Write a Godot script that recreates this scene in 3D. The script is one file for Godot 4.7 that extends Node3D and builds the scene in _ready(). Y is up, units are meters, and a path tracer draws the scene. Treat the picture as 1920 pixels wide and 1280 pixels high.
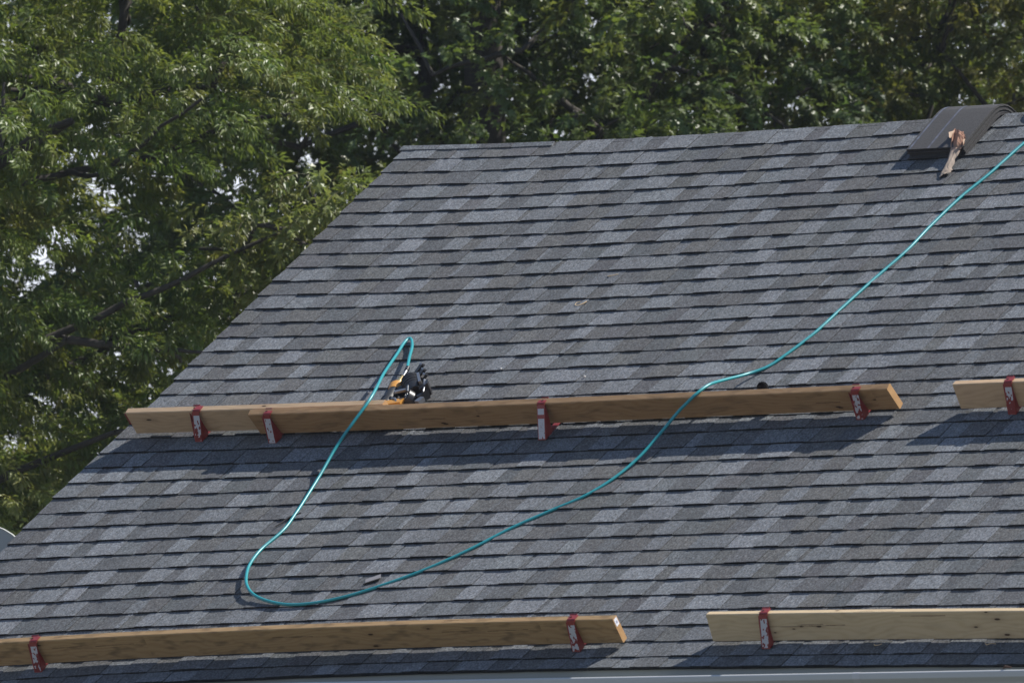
extends Node3D
# Roof frame: e runs along the eave, u up the slope, n out of the roof. P() gives world metres, with the slight sag of the old deck.

const SLOPE := 0.52814
const RIDGE_Y := 5.6
const COURSE := 0.1429
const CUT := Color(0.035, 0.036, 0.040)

var rng := RandomNumberGenerator.new()
var wave := FastNoiseLite.new()
var used := {}


# ---------------------------------------------------------------- geometry helpers
class Shape:
	var v := PackedVector3Array()
	var n := PackedVector3Array()
	var c := PackedColorArray()
	var uv := PackedVector2Array()

	func tri(a: Vector3, b: Vector3, d: Vector3, na: Vector3, nb: Vector3, nd: Vector3, col := Color.WHITE, ua := Vector2.ZERO, ub := Vector2.ZERO, ud := Vector2.ZERO) -> void:
		if (b - a).cross(d - a).dot(na + nb + nd) > 0.0:
			v.append_array([a, d, b]); n.append_array([na, nd, nb]); uv.append_array([ua, ud, ub])
		else:
			v.append_array([a, b, d]); n.append_array([na, nb, nd]); uv.append_array([ua, ub, ud])
		c.append_array([col, col, col])

	func flat(a: Vector3, b: Vector3, d: Vector3, hint: Vector3, col := Color.WHITE, ua := Vector2.ZERO, ub := Vector2.ZERO, ud := Vector2.ZERO) -> void:
		var m := (b - a).cross(d - a).normalized()
		if m.dot(hint) < 0.0:
			m = -m
		tri(a, b, d, m, m, m, col, ua, ub, ud)

	func quad(a: Vector3, b: Vector3, d: Vector3, f: Vector3, hint: Vector3, col := Color.WHITE, us := PackedVector2Array()) -> void:
		if us.size() == 4:
			flat(a, b, d, hint, col, us[0], us[1], us[2])
			flat(a, d, f, hint, col, us[0], us[2], us[3])
		else:
			flat(a, b, d, hint, col)
			flat(a, d, f, hint, col)

	# eight corners: bottom ring a0..a3, top ring a4..a7
	func hexa(p: Array, col := Color.WHITE) -> void:
		var mid := Vector3.ZERO
		for q in p:
			mid += q / 8.0
		for f in [[0, 1, 2, 3], [4, 5, 6, 7], [0, 1, 5, 4], [1, 2, 6, 5], [2, 3, 7, 6], [3, 0, 4, 7]]:
			var fm: Vector3 = (p[f[0]] + p[f[1]] + p[f[2]] + p[f[3]]) / 4.0
			quad(p[f[0]], p[f[1]], p[f[2]], p[f[3]], fm - mid, col)

	func box(at: Vector3, x: Vector3, y: Vector3, z: Vector3, col := Color.WHITE) -> void:
		hexa([at - x - y - z, at + x - y - z, at + x + y - z, at - x + y - z, at - x - y + z, at + x - y + z, at + x + y + z, at - x + y + z], col)

	func tube(pts: Array, radii: Array, sides := 8, col := Color.WHITE, caps := true) -> void:
		var rings := []
		var norms := []
		var last := Vector3.ZERO
		for i in pts.size():
			var t: Vector3 = (pts[mini(i + 1, pts.size() - 1)] - pts[maxi(i - 1, 0)]).normalized()
			var x := last - t * last.dot(t)
			if x.length() < 0.01:
				x = t.cross(Vector3.UP if absf(t.y) < 0.9 else Vector3.RIGHT)
			x = x.normalized()
			last = x
			var y := t.cross(x)
			var ring := []
			var nor := []
			for k in sides:
				var w := TAU * k / sides
				var d := x * cos(w) + y * sin(w)
				nor.append(d)
				ring.append(pts[i] + d * float(radii[mini(i, radii.size() - 1)]))
			rings.append(ring)
			norms.append(nor)
		var along := 0.0
		for i in pts.size() - 1:
			var step: float = (pts[i + 1] - pts[i]).length()
			for k in sides:
				var m := (k + 1) % sides
				var u0 := Vector2(along, float(k) / sides)
				var u1 := Vector2(along + step, float(k) / sides)
				var u2 := Vector2(along + step, float(k + 1) / sides)
				var u3 := Vector2(along, float(k + 1) / sides)
				tri(rings[i][k], rings[i + 1][k], rings[i + 1][m], norms[i][k], norms[i + 1][k], norms[i + 1][m], col, u0, u1, u2)
				tri(rings[i][k], rings[i + 1][m], rings[i][m], norms[i][k], norms[i + 1][m], norms[i][m], col, u0, u2, u3)
			along += step
		if caps:
			for s in [0, pts.size() - 1]:
				var out: Vector3 = pts[s] - pts[1 if s == 0 else s - 1]
				for k in range(1, sides - 1):
					flat(rings[s][0], rings[s][k], rings[s][k + 1], out, col)

	func ball(at: Vector3, x: Vector3, y: Vector3, z: Vector3, col := Color.WHITE, rows := 7, cols := 12) -> void:
		var g := func(i: int, k: int) -> Vector3:
			var a := PI * i / rows
			var b := TAU * k / cols
			return x * (sin(a) * cos(b)) + y * cos(a) + z * (sin(a) * sin(b))
		for i in rows:
			for k in cols:
				var p0: Vector3 = g.call(i, k)
				var p1: Vector3 = g.call(i + 1, k)
				var p2: Vector3 = g.call(i + 1, k + 1)
				var p3: Vector3 = g.call(i, k + 1)
				if i < rows - 1:
					tri(at + p0, at + p1, at + p2, p0.normalized(), p1.normalized(), p2.normalized(), col)
				if i > 0:
					tri(at + p0, at + p2, at + p3, p0.normalized(), p2.normalized(), p3.normalized(), col)

	func mesh(origin: Vector3) -> ArrayMesh:
		var w := PackedVector3Array()
		w.resize(v.size())
		for i in v.size():
			w[i] = v[i] - origin
		var a := []
		a.resize(Mesh.ARRAY_MAX)
		a[Mesh.ARRAY_VERTEX] = w
		a[Mesh.ARRAY_NORMAL] = n
		a[Mesh.ARRAY_COLOR] = c
		a[Mesh.ARRAY_TEX_UV] = uv
		var m := ArrayMesh.new()
		m.add_surface_from_arrays(Mesh.PRIMITIVE_TRIANGLES, a)
		return m


func numbered(called: String) -> String:
	used[called] = used.get(called, -1) + 1
	return called if used[called] == 0 else "%s_%03d" % [called, used[called]]


func thing(called: String, label: String, category: String, at: Vector3, group := "") -> Node3D:
	var o := Node3D.new()
	o.name = numbered(called)
	o.position = at
	o.set_meta("label", label)
	o.set_meta("category", category)
	if group:
		o.set_meta("group", group)
	add_child(o)
	o.set_meta("base", at)
	return o


# a mesh of world-space vertices becomes a part of the thing
func part(called: String, s: Shape, m: Material, parent: Node3D) -> MeshInstance3D:
	var o := MeshInstance3D.new()
	o.name = called
	o.mesh = s.mesh(parent.get_meta("base"))
	o.material_override = m
	o.set_meta("base", parent.get_meta("base"))
	var name_ := called
	var k := 0
	while parent.has_node(name_):
		k += 1
		name_ = "%s_%03d" % [called, k]
	o.name = name_
	parent.add_child(o)
	return o


func solo(called: String, label: String, category: String, s: Shape, m: Material, at: Vector3, group := "") -> MeshInstance3D:
	var o := MeshInstance3D.new()
	o.name = numbered(called)
	o.mesh = s.mesh(at)
	o.material_override = m
	o.position = at
	o.set_meta("label", label)
	o.set_meta("category", category)
	if group:
		o.set_meta("group", group)
	add_child(o)
	return o


func sag(e: float, u: float) -> float:
	var a := clampf(e, -0.05, 7.3) / 3.0 - 1.0
	var b := clampf(u, -5.4, 0.3) / 2.6 + 1.0
	return -0.00173 - 0.01878 * b + 0.00282 * b * b + 0.00828 * b * b * b \
		+ a * (0.00301 + 0.01293 * b + 0.02449 * b * b - 0.00352 * b * b * b) \
		+ a * a * (0.01268 + 0.03826 * b - 0.02213 * b * b) + a * a * a * (-0.0115 - 0.01874 * b)


func P(e: float, u: float, n := 0.0) -> Vector3:
	var m := n + sag(e, u)
	return Vector3(e, RIDGE_Y + u * sin(SLOPE) + m * cos(SLOPE), -u * cos(SLOPE) + m * sin(SLOPE))


func D(e: float, u: float, n: float) -> Vector3:
	return Vector3(e, u * sin(SLOPE) + n * cos(SLOPE), -u * cos(SLOPE) + n * sin(SLOPE))


func lin(r: float, g: float, b: float) -> Color:
	return Color(r, g, b).linear_to_srgb()


func mat(color: Color, rough := 0.8, metal := 0.0, spec := 0.5) -> StandardMaterial3D:
	var m := StandardMaterial3D.new()
	m.albedo_color = color
	m.roughness = rough
	m.metallic = metal
	m.metallic_specular = spec
	return m


func tint(m: StandardMaterial3D) -> StandardMaterial3D:
	m.vertex_color_use_as_albedo = true
	return m


# ---------------------------------------------------------------- computed textures
func granules(side: int, low: float, high: float, seed_: int) -> ImageTexture:
	var r := RandomNumberGenerator.new()
	r.seed = seed_
	var im := Image.create(side, side, false, Image.FORMAT_RGB8)
	for y in side:
		for x in side:
			var g := r.randf()
			var k := lerpf(low, high, g * g)
			if r.randf() < 0.05:
				k = minf(1.0, high * 1.16)
			elif r.randf() < 0.10:
				k = low * 0.72
			var t := r.randf_range(-0.025, 0.025)
			im.set_pixel(x, y, Color(k + t, k, k - t))
	return ImageTexture.create_from_image(im)


# wood: 2.4 m of grain along x; y runs round the section (front face first, then top, back, bottom)
func wood(seed_: int, early: Color, late: Color, knots: int, dirt: float) -> ImageTexture:
	var w := 1024
	var h := 224
	var r := RandomNumberGenerator.new()
	r.seed = seed_
	var a := FastNoiseLite.new()
	a.seed = seed_
	a.frequency = 1.0
	a.fractal_octaves = 3
	var spots := []
	for k in knots:
		spots.append([r.randf_range(0, w), r.randf_range(6, h - 6), r.randf_range(1.6, 3.8)])
	var splits := []
	for k in 9:
		splits.append([r.randf_range(0, w), r.randf_range(4, h - 4), r.randf_range(20, 110), r.randf_range(-0.03, 0.03)])
	var im := Image.create(w, h, false, Image.FORMAT_RGB8)
	for y in h:
		for x in w:
			var bend := a.get_noise_2d(x * 0.0035, y * 0.008) * 34.0
			var dark := 0.0
			for s in spots:
				var dx: float = (x - s[0]) / 2.3
				var dy: float = y - s[1]
				if absf(dx) > 22.0 or absf(dy) > 22.0:
					continue
				var d := sqrt(dx * dx + dy * dy)
				bend += 9.0 * exp(-d / s[2])
				dark = maxf(dark, 1.0 - smoothstep(s[2] * 0.5, s[2] * 1.05, d) + 0.25 * exp(-d / (s[2] * 1.6)))
			var g := 0.5 + 0.5 * sin((y + bend) * 0.42)
			g = 0.55 * g * g + 0.45 * (0.5 + 0.5 * a.get_noise_2d(x * 0.02 + 90.0, y * 0.9))
			var col := early.lerp(late, clampf(g, 0.0, 1.0))
			var fleck := a.get_noise_2d(x * 0.012 + 300.0, y * 0.03)
			col = col.lerp(late * 0.55, clampf((fleck - 0.05) * dirt, 0.0, 0.5))
			col = col.lerp(Color(0.16, 0.09, 0.05), clampf(dark, 0.0, 0.85))
			for q in splits:
				var along: float = x - q[0]
				if along > 0.0 and along < q[2] and absf(y - q[1] - along * q[3]) < 0.8:
					col = col.lerp(Color(0.2, 0.12, 0.07), 0.6)
			im.set_pixel(x, y, col)
	return ImageTexture.create_from_image(im)


# a worn printed sticker: white paper, grey print, red paint where it has flaked away
func sticker(seed_: int, worn: float, paint: Color) -> ImageTexture:
	var w := 40
	var h := 120
	var r := RandomNumberGenerator.new()
	r.seed = seed_
	var a := FastNoiseLite.new()
	a.seed = seed_
	a.frequency = 0.036
	a.fractal_octaves = 2
	var im := Image.create(w, h, false, Image.FORMAT_RGB8)
	for y in h:
		for x in w:
			var col := Color(0.70, 0.70, 0.72)
			if y > 36 and y < 96 and x > 7 and x < 33 and (y % 11) < 2 and r.randf() < 0.6:
				col = Color(0.58, 0.58, 0.61)
			col = col * (0.93 + 0.07 * r.randf())
			var lost := a.get_noise_2d(x, y) * 0.75 + worn * (1.25 * float(y) / h - 0.05) - 0.36
			if lost > 0.0:
				col = paint * r.randf_range(0.85, 1.05)
			col.a = 1.0
			im.set_pixel(x, y, col)
	return ImageTexture.create_from_image(im)


func mottled(side: int, one: Color, two: Color, freq: float, seed_: int) -> ImageTexture:
	var a := FastNoiseLite.new()
	a.seed = seed_
	a.frequency = freq
	a.fractal_octaves = 4
	var r := RandomNumberGenerator.new()
	r.seed = seed_
	var im := Image.create(side, side, false, Image.FORMAT_RGB8)
	for y in side:
		for x in side:
			var g := clampf(0.5 + 0.7 * a.get_noise_2d(x, y) + r.randf_range(-0.06, 0.06), 0.0, 1.0)
			im.set_pixel(x, y, one.lerp(two, g))
	return ImageTexture.create_from_image(im)


# ---------------------------------------------------------------- trees
func leaf(s: Shape, at: Vector3, dir: Vector3, up: Vector3, long: float, wide: float, lobed: bool, col: Color) -> void:
	var side := dir.cross(up).normalized()
	var over := side.cross(dir).normalized()
	var tip := at + dir * long - over * long * 0.18
	var m := at + dir * long * 0.45
	if not lobed:
		var l := m + side * wide * 0.5 + over * wide * 0.22
		var q := m - side * wide * 0.5 + over * wide * 0.22
		s.flat(at, l, m, over, col); s.flat(l, tip, m, over, col)
		s.flat(at, m, q, over, col); s.flat(q, m, tip, over, col)
		return
	for k in [-1.0, 1.0]:
		var a1: Vector3 = at + dir * long * 0.30 + side * wide * 0.42 * k + over * wide * 0.12
		var a2: Vector3 = at + dir * long * 0.42 + side * wide * 0.14 * k + over * wide * 0.04
		var a3: Vector3 = at + dir * long * 0.72 + side * wide * 0.52 * k + over * wide * 0.06
		var a4: Vector3 = at + dir * long * 0.70 + side * wide * 0.12 * k
		s.flat(at, a1, a2, over, col); s.flat(at, a2, m, over, col)
		s.flat(m, a2, a4, over, col); s.flat(a2, a3, a4, over, col)
		s.flat(m, a4, tip, over, col)


func sprig(lobed: bool, count: int, long: float, wide: float, twig: float, seed_: int) -> ArrayMesh:
	var r := RandomNumberGenerator.new()
	r.seed = seed_
	var s := Shape.new()
	var spine := []
	for i in 6:
		var t := i / 5.0
		spine.append(Vector3(t * twig, 0.10 * sin(t * 2.2) * twig - 0.34 * t * t * twig, 0.05 * sin(t * 4.0 + seed_) * twig))
	s.tube(spine, [0.0035, 0.0015], 3, Color(0.7, 0.55, 0.5), false)
	for k in count:
		var t := 0.12 + 0.88 * sqrt((k + r.randf()) / count)
		var f := t * 5.0
		var i := mini(int(f), 4)
		var at: Vector3 = spine[i].lerp(spine[i + 1], f - i)
		var ahead: Vector3 = (spine[i + 1] - spine[i]).normalized()
		var w := r.randf() * TAU
		var out := (Vector3(0, cos(w), sin(w)) * 1.0 + ahead * r.randf_range(0.2, 1.1)).normalized()
		out = (out + Vector3(0, -0.55, 0)).normalized()
		var stem := at + out * r.randf_range(0.01, 0.045)
		var up := (Vector3.UP + Vector3(r.randf_range(-0.7, 0.7), 0, r.randf_range(-0.7, 0.7))).normalized()
		var b := r.randf_range(0.78, 1.18)
		leaf(s, stem, out, up, long * r.randf_range(0.7, 1.15), wide * r.randf_range(0.8, 1.15), lobed, Color(b * r.randf_range(0.9, 1.12), b, b * r.randf_range(0.8, 1.1)))
	return s.mesh(Vector3.ZERO)


func bent(a: Vector3, b: Vector3, lift: float, steps: int) -> Array:
	var pts := []
	var mid := a.lerp(b, 0.5) + Vector3(rng.randf_range(-0.14, 0.14), lift, rng.randf_range(-0.14, 0.14)) * minf(1.0, a.distance_to(b) / 1.6)
	for i in steps + 1:
		var t := float(i) / steps
		pts.append(a.lerp(mid, t).lerp(mid.lerp(b, t), t) + Vector3(rng.randf_range(-1, 1), rng.randf_range(-1, 1), rng.randf_range(-1, 1)) * 0.018 * sin(t * PI))
	return pts


# limbs: extra visible boughs [from, to, thickness]; leafy: [centre, half size] boxes in which the boughs of leaves gather
func tree(called: String, label: String, foot: Vector3, high: float, thick: float, leafy: Array, boughs: int, per: int, sprigs: Array, leaves: StandardMaterial3D, bark: StandardMaterial3D, hues: Array, limbs: Array, bough_size: Vector2, group := "") -> void:
	var root := thing(called, label, "tree", foot, group)
	var s := Shape.new()
	var spine := []
	for i in 9:
		var t := i / 8.0
		spine.append(foot + Vector3(sin(t * 3.0 + foot.x) * 0.22 * t, high * t, cos(t * 2.4 + foot.z) * 0.22 * t))
	var radii := []
	for i in 9:
		radii.append(thick * (1.0 - 0.86 * i / 8.0) + (0.1 if i == 0 else 0.0))
	s.tube(spine, radii, 10, Color.WHITE)
	part("trunk", s, bark, root)
	for l in limbs:
		var b := Shape.new()
		var pts := bent(l[0], l[1], l[3], 10)
		var rr := []
		for i in pts.size():
			rr.append(l[2] * (1.0 - 0.75 * i / (pts.size() - 1.0)))
		b.tube(pts, rr, 7, Color.WHITE)
		part("limb", b, bark, root)
	var branch := Shape.new()
	var places := [[], []]
	var colors := [[], []]
	var total := 0.0
	for box in leafy:
		total += box[1].x * box[1].y * box[1].z
	var spots := []
	for box in leafy:
		var share: float = box[1].x * box[1].y * box[1].z / total
		for k in int(boughs * share):
			var d := Vector3(rng.randf_range(-1, 1), rng.randf_range(-1, 1), rng.randf_range(-1, 1))
			if d.length() > 1.15:
				d = d.normalized() * rng.randf_range(0.6, 1.1)
			var at: Vector3 = box[0] + d * box[1]
			var near: Vector3 = spine[clampi(int(8.0 * (at.y - foot.y) / high), 2, 8)]
			spots.append([at.distance_to(near), at])
	spots.sort_custom(func(p, q): return p[0] < q[0])
	# each bough grows from the nearest part of the tree that is already there
	var knots := []
	var parents := []
	for i in range(2, 9):
		knots.append(spine[i]); parents.append(-1)
	for l in limbs:
		for t in [0.35, 0.7, 1.0]:
			knots.append((l[0] as Vector3).lerp(l[1], t)); parents.append(-1)
	var fixed := knots.size()
	for sp in spots:
		var best := 0
		var least := 1e9
		for i in knots.size():
			var gap: float = knots[i].distance_to(sp[1]) + (0.5 if knots[i].y > sp[1].y + 0.3 else 0.0)
			if gap < least:
				least = gap; best = i
		knots.append(sp[1]); parents.append(best)
	var load_ := []
	load_.resize(knots.size()); load_.fill(1.0)
	for i in range(knots.size() - 1, fixed - 1, -1):
		load_[parents[i]] += load_[i]
	for i in range(fixed, knots.size()):
		var r0 := minf(0.010 * pow(load_[i], 0.5) + 0.004, 0.09)
		branch.tube(bent(knots[parents[i]], knots[i], rng.randf_range(-0.05, 0.2), 5), [r0 * 1.25, r0 * 1.1, r0, r0 * 0.92, r0 * 0.85, r0 * 0.75], 5, Color.WHITE, false)
	for sp in spots:
		var at: Vector3 = sp[1]
		var size := rng.randf_range(bough_size.x, bough_size.y)
		var hue: Color = hues[rng.randi() % hues.size()]
		var tip := (Vector3(at.x - foot.x, 0, at.z - foot.z).normalized() + Vector3(rng.randf_range(-0.5, 0.5), 0.1, rng.randf_range(-0.5, 0.5))).normalized()
		for q in int(per * size * size / 0.5):
			var w := rng.randf() * TAU
			var y := rng.randf_range(-0.35, 1.0)
			var flat_ := sqrt(maxf(0.0, 1.0 - y * y))
			var dir := Vector3(cos(w) * flat_, y, sin(w) * flat_)
			var pos := at + Vector3(dir.x, dir.y * 0.62, dir.z) * size * rng.randf_range(0.4, 1.0)
			var x := (Vector3(dir.x, 0.15 * dir.y - 0.12, dir.z) + tip * 0.5).normalized()
			var z := x.cross(Vector3.UP + Vector3(rng.randf_range(-0.3, 0.3), 0, rng.randf_range(-0.3, 0.3))).normalized()
			var yy := z.cross(x)
			var sc := rng.randf_range(0.75, 1.2)
			var which := rng.randi() % 2
			places[which].append(Transform3D(Basis(x * sc, yy * sc, z * sc), pos - foot))
			var j := rng.randf_range(0.82, 1.2)
			colors[which].append(Color(hue.r * j * rng.randf_range(0.92, 1.1), hue.g * j, hue.b * j))
	var bo := part("branch", branch, bark, root)
	bo.set_meta("kind", "stuff")
	for which in 2:
		var mm := MultiMesh.new()
		mm.transform_format = MultiMesh.TRANSFORM_3D
		mm.use_colors = true
		mm.mesh = sprigs[which]
		mm.instance_count = places[which].size()
		for i in places[which].size():
			mm.set_instance_transform(i, places[which][i])
			mm.set_instance_color(i, colors[which][i])
		var mi := MultiMeshInstance3D.new()
		mi.name = "crown" if which == 0 else "crown_001"
		mi.multimesh = mm
		mi.material_override = leaves
		mi.set_meta("kind", "stuff")
		root.add_child(mi)


# ---------------------------------------------------------------- the scene
func _ready() -> void:
	rng.seed = 4127
	wave.seed = 9
	wave.frequency = 1.0
	wave.fractal_octaves = 2

	var cam := Camera3D.new()
	cam.name = "camera"
	cam.fov = 3.0681
	cam.near = 1.0
	cam.far = 900.0
	cam.transform = Transform3D(Basis(Vector3(0.80622, -0.03291, -0.5907), Vector3(0.03624, 0.99932, -0.00621), Vector3(0.59051, -0.0164, 0.80687)).orthonormalized(), Vector3(39.9839, 3.5441, 53.6224))
	var eye := CameraAttributesPhysical.new()
	eye.frustum_focal_length = 448.1
	eye.frustum_focus_distance = 66.0
	eye.frustum_near = 1.0
	eye.frustum_far = 900.0
	eye.exposure_aperture = 11.0
	cam.attributes = eye
	add_child(cam)

	var env := Environment.new()
	env.background_mode = Environment.BG_SKY
	env.tonemap_mode = Environment.TONE_MAPPER_LINEAR
	env.tonemap_exposure = 1.5
	env.sdfgi_enabled = true
	env.ssao_enabled = true
	env.ssil_enabled = true
	env.fog_enabled = true
	env.fog_density = 0.00016
	env.fog_light_color = Color(0.86, 0.90, 0.96)
	var sky_m := ProceduralSkyMaterial.new()
	sky_m.sky_top_color = lin(0.13, 0.20, 0.345)
	sky_m.sky_horizon_color = lin(0.80, 0.83, 0.90)
	sky_m.sky_curve = 0.10
	sky_m.ground_horizon_color = lin(0.30, 0.31, 0.30)
	sky_m.ground_bottom_color = lin(0.08, 0.09, 0.07)
	sky_m.sun_angle_max = 8.0
	var sky := Sky.new()
	sky.sky_material = sky_m
	env.sky = sky
	var we := WorldEnvironment.new()
	we.name = "world_environment"
	we.environment = env
	add_child(we)

	var sun := DirectionalLight3D.new()
	sun.name = "sun"
	sun.light_color = Color(1.0, 0.98, 0.945)
	sun.light_energy = 1.55
	sun.light_angular_distance = 0.5
	sun.shadow_enabled = true
	add_child(sun)
	sun.look_at_from_position(Vector3.ZERO, -(D(1.03, 2.0, 1.0)), Vector3.UP)

	build_setting()
	build_house()
	build_planks()
	build_hose()
	build_nailer()
	build_bundle()
	build_litter()
	build_trees()


func build_setting() -> void:
	var g := Shape.new()
	g.quad(Vector3(-600, 0, -600), Vector3(600, 0, -600), Vector3(600, 0, 600), Vector3(-600, 0, 600), Vector3.UP)
	var gm := mat(Color.WHITE, 0.95)
	gm.albedo_texture = mottled(256, lin(0.085, 0.095, 0.06), lin(0.12, 0.118, 0.085), 0.05, 3)
	gm.uv1_triplanar = true
	gm.uv1_world_triplanar = true
	gm.uv1_scale = Vector3.ONE * 0.21
	var o := MeshInstance3D.new()
	o.name = "ground"
	o.mesh = g.mesh(Vector3.ZERO)
	o.material_override = gm
	o.set_meta("kind", "structure")
	o.set_meta("label", "green lawn around the house")
	add_child(o)


func rake(u: float) -> float:
	var k := [[0.2, -0.004], [-0.295, 0.032], [-0.715, 0.029], [-1.858, 0.044], [-2.533, 0.047], [-2.834, 0.027], [-3.282, 0.014], [-3.565, -0.004], [-3.872, -0.017], [-5.4, -0.03]]
	for i in k.size() - 1:
		if u >= k[i + 1][0]:
			return lerpf(k[i][1], k[i + 1][1], clampf((u - k[i][0]) / (k[i + 1][0] - k[i][0]), 0.0, 1.0))
	return -0.03


func build_house() -> void:
	var house := thing("house", "low house with freshly shingled grey gable roof being worked on", "house", Vector3(0, 0, 0))
	var far_e := 10.4
	# deck under the shingles, and the far slope
	var deck := Shape.new()
	for i in 26:
		for j in 13:
			var e0 := 0.03 + (far_e - 0.03) * i / 26.0
			var e1 := 0.03 + (far_e - 0.03) * (i + 1) / 26.0
			var u0 := -5.20 + 5.31 * j / 13.0
			var u1 := -5.20 + 5.31 * (j + 1) / 13.0
			deck.quad(P(e0, u0, -0.012), P(e1, u0, -0.012), P(e1, u1, -0.012), P(e0, u1, -0.012), D(0, 0, 1))
	part("roof_deck", deck, mat(lin(0.03, 0.03, 0.033), 0.9), house)

	var back := Shape.new()
	var tones := shingle_tones()
	for j in 37:
		var a := 0.145 * j
		for i in 42:
			var e0 := 0.0 + far_e * i / 42.0
			var e1 := 0.0 + far_e * (i + 1) / 42.0
			var r := P(e0, 0.12, 0.004)
			var q := P(e1, 0.12, 0.004)
			var down0 := Vector3(0, -sin(SLOPE), -cos(SLOPE)) * a
			var down1 := Vector3(0, -sin(SLOPE), -cos(SLOPE)) * (a + 0.145)
			var lift := Vector3(0, cos(SLOPE), -sin(SLOPE))
			back.quad(r + down0 + lift * 0.0, q + down0, q + down1 + lift * 0.009, r + down1 + lift * 0.009, Vector3(0, 1, -0.6), tones[rng.randi() % tones.size()])
			back.quad(r + down1 + lift * 0.009, q + down1 + lift * 0.009, q + down1 - lift * 0.004, r + down1 - lift * 0.004, Vector3(0, -0.5, -1), tones[0])
	var shingle_m := tint(mat(Color.WHITE, 0.88, 0.0, 0.35))
	shingle_m.albedo_texture = granules(512, 0.56, 0.98, 11)
	shingle_m.uv1_triplanar = true
	shingle_m.uv1_world_triplanar = true
	shingle_m.uv1_scale = Vector3.ONE * 0.42
	part("far_slope", back, shingle_m, house)

	# the shingles: each a metre-long laminated strip with raised tabs
	for i in 38:
		var butt := -COURSE * i if i < 37 else -5.245
		var top := 0.128 if i == 0 else -COURSE * (i - 1)
		var e_lim := clampf(3.95 + (0.15 - butt) * 0.56 + 0.75, 0.0, 7.75)
		var e := rake(butt) - fposmod(i * 0.385 + (0.11 if i % 3 == 0 else 0.0), 0.98)
		while e < e_lim:
			var a := maxf(e, rake(butt) + rng.randf_range(-0.007, 0.006))
			var b := e + 1.0
			if b - a > 0.05:
				shingle_strip(house, i, a, b - 0.003, butt, top, shingle_m, tones)
			e = b
	# shingles beyond the picture's right edge, in one sheet of courses
	var rest := Shape.new()
	for i in 38:
		var butt := -COURSE * i if i < 37 else -5.245
		var top := 0.128 if i == 0 else -COURSE * (i - 1)
		var e := clampf(3.95 + (0.15 - butt) * 0.56 + 0.75, 0.0, 7.75)
		e = rake(butt) - fposmod(i * 0.385 + (0.11 if i % 3 == 0 else 0.0), 0.98) + ceilf((e - rake(butt) + fposmod(i * 0.385 + (0.11 if i % 3 == 0 else 0.0), 0.98)))
		while e < far_e:
			var w := rng.randf_range(0.10, 0.24)
			var q := minf(e + w, far_e)
			var up := 0.006 + (0.004 if rng.randf() < 0.5 else 0.0)
			var col: Color = tones[rng.randi() % tones.size()]
			rest.quad(P(e, butt, up), P(q, butt, up), P(q, top + 0.03, 0.001), P(e, top + 0.03, 0.001), D(0, 0, 1), col)
			rest.quad(P(e, butt, up), P(q, butt, up), P(q, butt, -0.004), P(e, butt, -0.004), D(0, -1, 0), col)
			e = q
	var ro := part("shingle_courses", rest, shingle_m, house)
	ro.set_meta("kind", "stuff")

	# the thin strips folded over the left end of the ridge
	var e := -0.004
	for w in [0.24, 0.27, 0.21, 0.26]:
		var s := Shape.new()
		var col: Color = tones[rng.randi() % tones.size()]
		var q: float = e + w - 0.004
		s.quad(P(e, 0.095, 0.011), P(q, 0.098, 0.011), P(q, 0.137, 0.013), P(e, 0.137, 0.013), D(0, 0, 1), col)
		s.quad(P(e, 0.095, 0.011), P(q, 0.098, 0.011), P(q, 0.098, 0.003), P(e, 0.095, 0.003), D(0, -1, 0), col)
		s.quad(P(e, 0.137, 0.013), P(q, 0.137, 0.013), P(q, 0.15, -0.005), P(e, 0.15, -0.005), D(0, 1, 1), col)
		s.quad(P(q, 0.098, 0.011), P(q, 0.137, 0.013), P(q, 0.137, -0.003), P(q, 0.098, 0.003), D(1, 0, 0), col)
		part("ridge_flap", s, shingle_m, house)
		e += w

	# eave: drip edge, fascia, gutter
	var trim := mat(lin(0.22, 0.235, 0.22), 0.5)
	var drip := Shape.new()
	var fascia := Shape.new()
	for i in 20:
		var e0 := -0.01 + 10.4 * i / 20.0
		var e1 := -0.01 + 10.4 * (i + 1) / 20.0
		var a := P(e0, -5.232, -0.010)
		var b := P(e1, -5.232, -0.010)
		drip.quad(a, b, b + Vector3(0, -0.035, 0.004), a + Vector3(0, -0.035, 0.004), Vector3(0, 0, 1))
		drip.quad(a, b, P(e1, -5.15, -0.010), P(e0, -5.15, -0.010), D(0, 0, 1))
	part("drip_edge", drip, mat(lin(0.23, 0.25, 0.23), 0.45), house)
	fascia.box(Vector3(5.2, 2.83, 4.475), Vector3(5.2, 0, 0), Vector3(0, 0.10, 0), Vector3(0, 0, 0.012))
	part("fascia", fascia, trim, house)
	var gutter := Shape.new()
	# section (z, y below the lip): back wall, floor, curved front, rolled lip
	var prof := [Vector2(4.492, -0.004), Vector2(4.492, -0.120), Vector2(4.580, -0.124), Vector2(4.590, -0.085), Vector2(4.600, -0.055), Vector2(4.617, -0.034), Vector2(4.619, -0.030), Vector2(4.619, -0.0075), Vector2(4.617, -0.004), Vector2(4.611, 0.0), Vector2(4.606, 0.0005), Vector2(4.604, -0.003), Vector2(4.604, -0.012)]
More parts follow.
